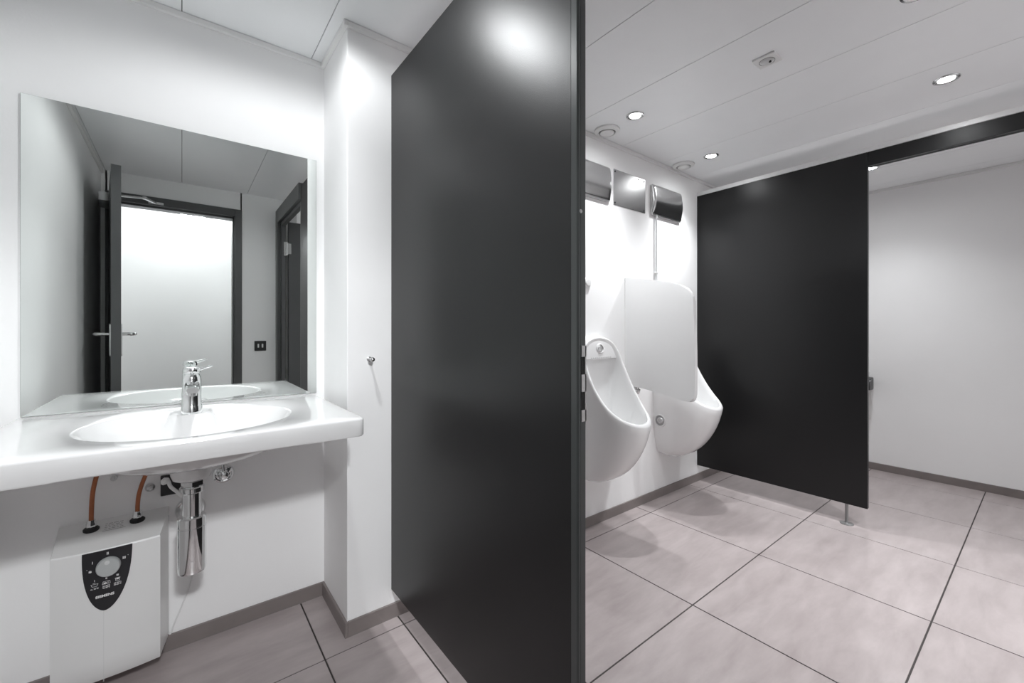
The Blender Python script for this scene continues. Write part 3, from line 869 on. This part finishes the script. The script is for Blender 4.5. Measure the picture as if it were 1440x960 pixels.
# toilet roll holder on the end wall
t = thing('toilet_roll_holder', 'black toilet roll holder on the end wall just behind the far partition edge', 'toilet roll holder', (XE, 1.0, .7))
bm = B(); bx(bm, XE-.012, XE, .938, 1.075, .72, .81, .004, 2)
obj('wall_plate', bm, M['plastic'], t, smooth=False)
bm = B(); prism(bm, rounded([(0, .765), (.10, .755), (.125, .72), (.125, .665), (0, .665)], .012, 4), lambda a, b, d: (XE-.010-a, d, b), .915, 1.080, .003)
obj('cover', bm, M['panel_black'], t)
bm = B(); lathe(bm, [(.02, 0), (.052, 0), (.052, .10), (.02, .10)], (XE-.065, .96, .66), (0, 1, 0), 28)
obj('paper_roll', bm, M['paper'], t)
bm = B()
n = 10; A = []; C = []
for k in range(n+1):
    z = .66-k*.025; xx = XE-.014-.004*math.sin(k*.9)
    A.append(bm.verts.new((xx, .926+.006*math.sin(k*.8), z))); C.append(bm.verts.new((xx-.003, 1.05, z)))
for k in range(n): bm.faces.new((A[k], A[k+1], C[k+1], C[k]))
r = bmesh.ops.extrude_face_region(bm, geom=bm.faces[:])
for v in [g for g in r['geom'] if isinstance(g, bmesh.types.BMVert)]: v.co.x += .0012
obj('loose_sheet', bm, M['paper'], t)

# ------------------------------------------------------------------ ceiling fittings
POWER = 50
def downlight(x, y, label, power=POWER, size=108, beam=.49, spill=.06, soft=1.0):
    t = thing('downlight', label, 'ceiling light', (x, y, CEIL), group='recessed ceiling downlights')
    bm = B(); lathe(bm, [(.046, -.001), (.047, .002), (.045, .005), (.037, .0065), (.030, .003), (.030, -.001)], (x, y, CEIL), (0, 0, -1), 36, caps=False)
    obj('ring', bm, M['steel'], t)
    bm = B(); lathe(bm, [(.0295, .001), (.027, .0030), (0, .0038)], (x, y, CEIL), (0, 0, -1), 32)
    tag(obj('lamp', bm, M['lamp'], t), 'glowing white lamp face')
    for nm, pw, sz, bl in (('downlight_beam', power*beam, size, 1.0), ('downlight_spill', power*spill, 172, soft)):
        L = bpy.data.lights.new(nm, 'SPOT'); L.energy = pw; L.spot_size = math.radians(sz); L.spot_blend = bl
        L.shadow_soft_size = .028; L.color = (.965, .985, 1)
        o = bpy.data.objects.new(nm, L); COL.objects.link(o); o.location = (x, y, CEIL-.012)
        o.parent = t; o.matrix_parent_inverse = Matrix.Translation(-Vector(t.location))
    return t
downlight(1.926, 1.387, 'lit round downlight in the ceiling close to the left air valve')
downlight(2.767, 1.395, 'lit round downlight in the ceiling close to the right air valve')
downlight(2.778, .302, 'lit round downlight above the cubicle doorway rail at the right')
downlight(1.985, .285, 'lit round downlight cut by the top edge of the picture')
downlight(2.767, -.79, 'added round fill downlight at the rear near the cubicle, outside the picture', power=POWER*.8)  # unseen lamp added to brighten the urinal room from the rear
downlight(1.926, -.79, 'added round fill downlight behind the open inner door, outside the picture', power=POWER*.8)  # second added fill lamp, also out of view
downlight(3.875, .797, 'lit round downlight inside the cubicle, glinting under the header beam', power=38, size=122, spill=.14)
downlight(.245, 1.290, 'lit round downlight in front of the washbasin mirror', power=46, size=104, beam=.27, spill=.19, soft=.35)

def air_valve(x, y, label):
    t = thing('air_valve', label, 'air vent', (x, y, CEIL), group='round ceiling air valves')
    bm = B(); lathe(bm, [(.070, 0), (.073, .004), (.071, .010), (.058, .017), (.050, .018), (.046, .012), (.045, 0)], (x, y, CEIL), (0, 0, -1), 44, caps=False)
    obj('collar', bm, M['plastic'], t)
    bm = B(); lathe(bm, [(.046, .002), (0, .002)], (x, y, CEIL), (0, 0, -1), 32)
    obj('throat', bm, M['print_grey'], t)
    bm = B(); lathe(bm, [(.012, .0), (.012, .012), (.037, .013), (.040, .016), (.038, .021), (.030, .024), (0, .025)], (x, y, CEIL), (0, 0, -1), 36)
    obj('disc', bm, M['plastic'], t)
air_valve(1.938, 1.588, 'round white air valve at the ceiling edge above the left steel box')
air_valve(2.765, 1.590, 'round white air valve at the ceiling edge above the right steel box')

t = thing('motion_detector', 'square white motion detector in the middle of the ceiling', 'detector', (1.972, .752, CEIL))
bm = B(); bx(bm, 1.929, 2.015, .708, .796, CEIL-.009, CEIL, .003, 2)
obj('plate', bm, M['plastic'], t, smooth=False)
bm = B(); lathe(bm, [(.030, .0085), (.030, .0105), (.0275, .0105), (.0275, .0085)], (1.972, .752, CEIL), (0, 0, -1), 32, caps=False)
tag(obj('ring', bm, M['print_grey'], t), 'thin grey ring')
bm = B(); lathe(bm, [(.026, .008), (.024, .013), (.014, .020), (0, .022)], (1.972, .752, CEIL), (0, 0, -1), 28)
obj('lens', bm, M['plastic_grey'], t)
bm = B(); lathe(bm, [(.005, .014), (.005, .021), (0, .0215)], (1.966, .738, CEIL), (0, 0, -1), 14)
obj('light_sensor', bm, M['dark'], t)

# corridor lamp beyond the entrance door
L = bpy.data.lights.new('corridor_light', 'AREA'); L.energy = 3.2; L.size = .7; L.color = (.97, .985, 1)
o = bpy.data.objects.new('corridor_light', L); COL.objects.link(o); o.location = (0.0, -.86, CEIL-.02)

L = bpy.data.lights.new('corridor_spotlight', 'SPOT'); L.energy = 84; L.color = (.97, .985, 1); L.spot_size = math.radians(56); L.spot_blend = .8; L.shadow_soft_size = .10
o = bpy.data.objects.new('corridor_spotlight', L); COL.objects.link(o); o.location = (.08, -1.06, CEIL-.05)
o.rotation_euler = (Vector((-.10, 1.95, .42))-Vector(o.location)).to_track_quat('-Z', 'Y').to_euler()

# ------------------------------------------------------------------ world, camera, view
w = bpy.data.worlds.new('world'); sc.world = w; w.use_nodes = True
w.node_tree.nodes['Background'].inputs['Color'].default_value = (.05, .05, .05, 1)
cam = bpy.data.cameras.new('camera'); co = bpy.data.objects.new('camera', cam); COL.objects.link(co)
co.location = (0, 0, 1.15); co.rotation_euler = (PI/2, 0, math.radians(-38.0))
cam.sensor_width = 36; cam.lens = 36*594.1/1440; cam.shift_y = -15.25/1440; cam.clip_start = .01
sc.camera = co
sc.view_settings.view_transform = 'Standard'; sc.view_settings.look = 'None'
sc.view_settings.gamma = 1; sc.view_settings.use_curve_mapping = False
sc.view_settings.exposure = 1.22
sc.cycles.max_bounces = 16; sc.cycles.diffuse_bounces = 10; sc.cycles.glossy_bounces = 8
sc.cycles.use_denoising = True
sc.cycles.sample_clamp_indirect = 6
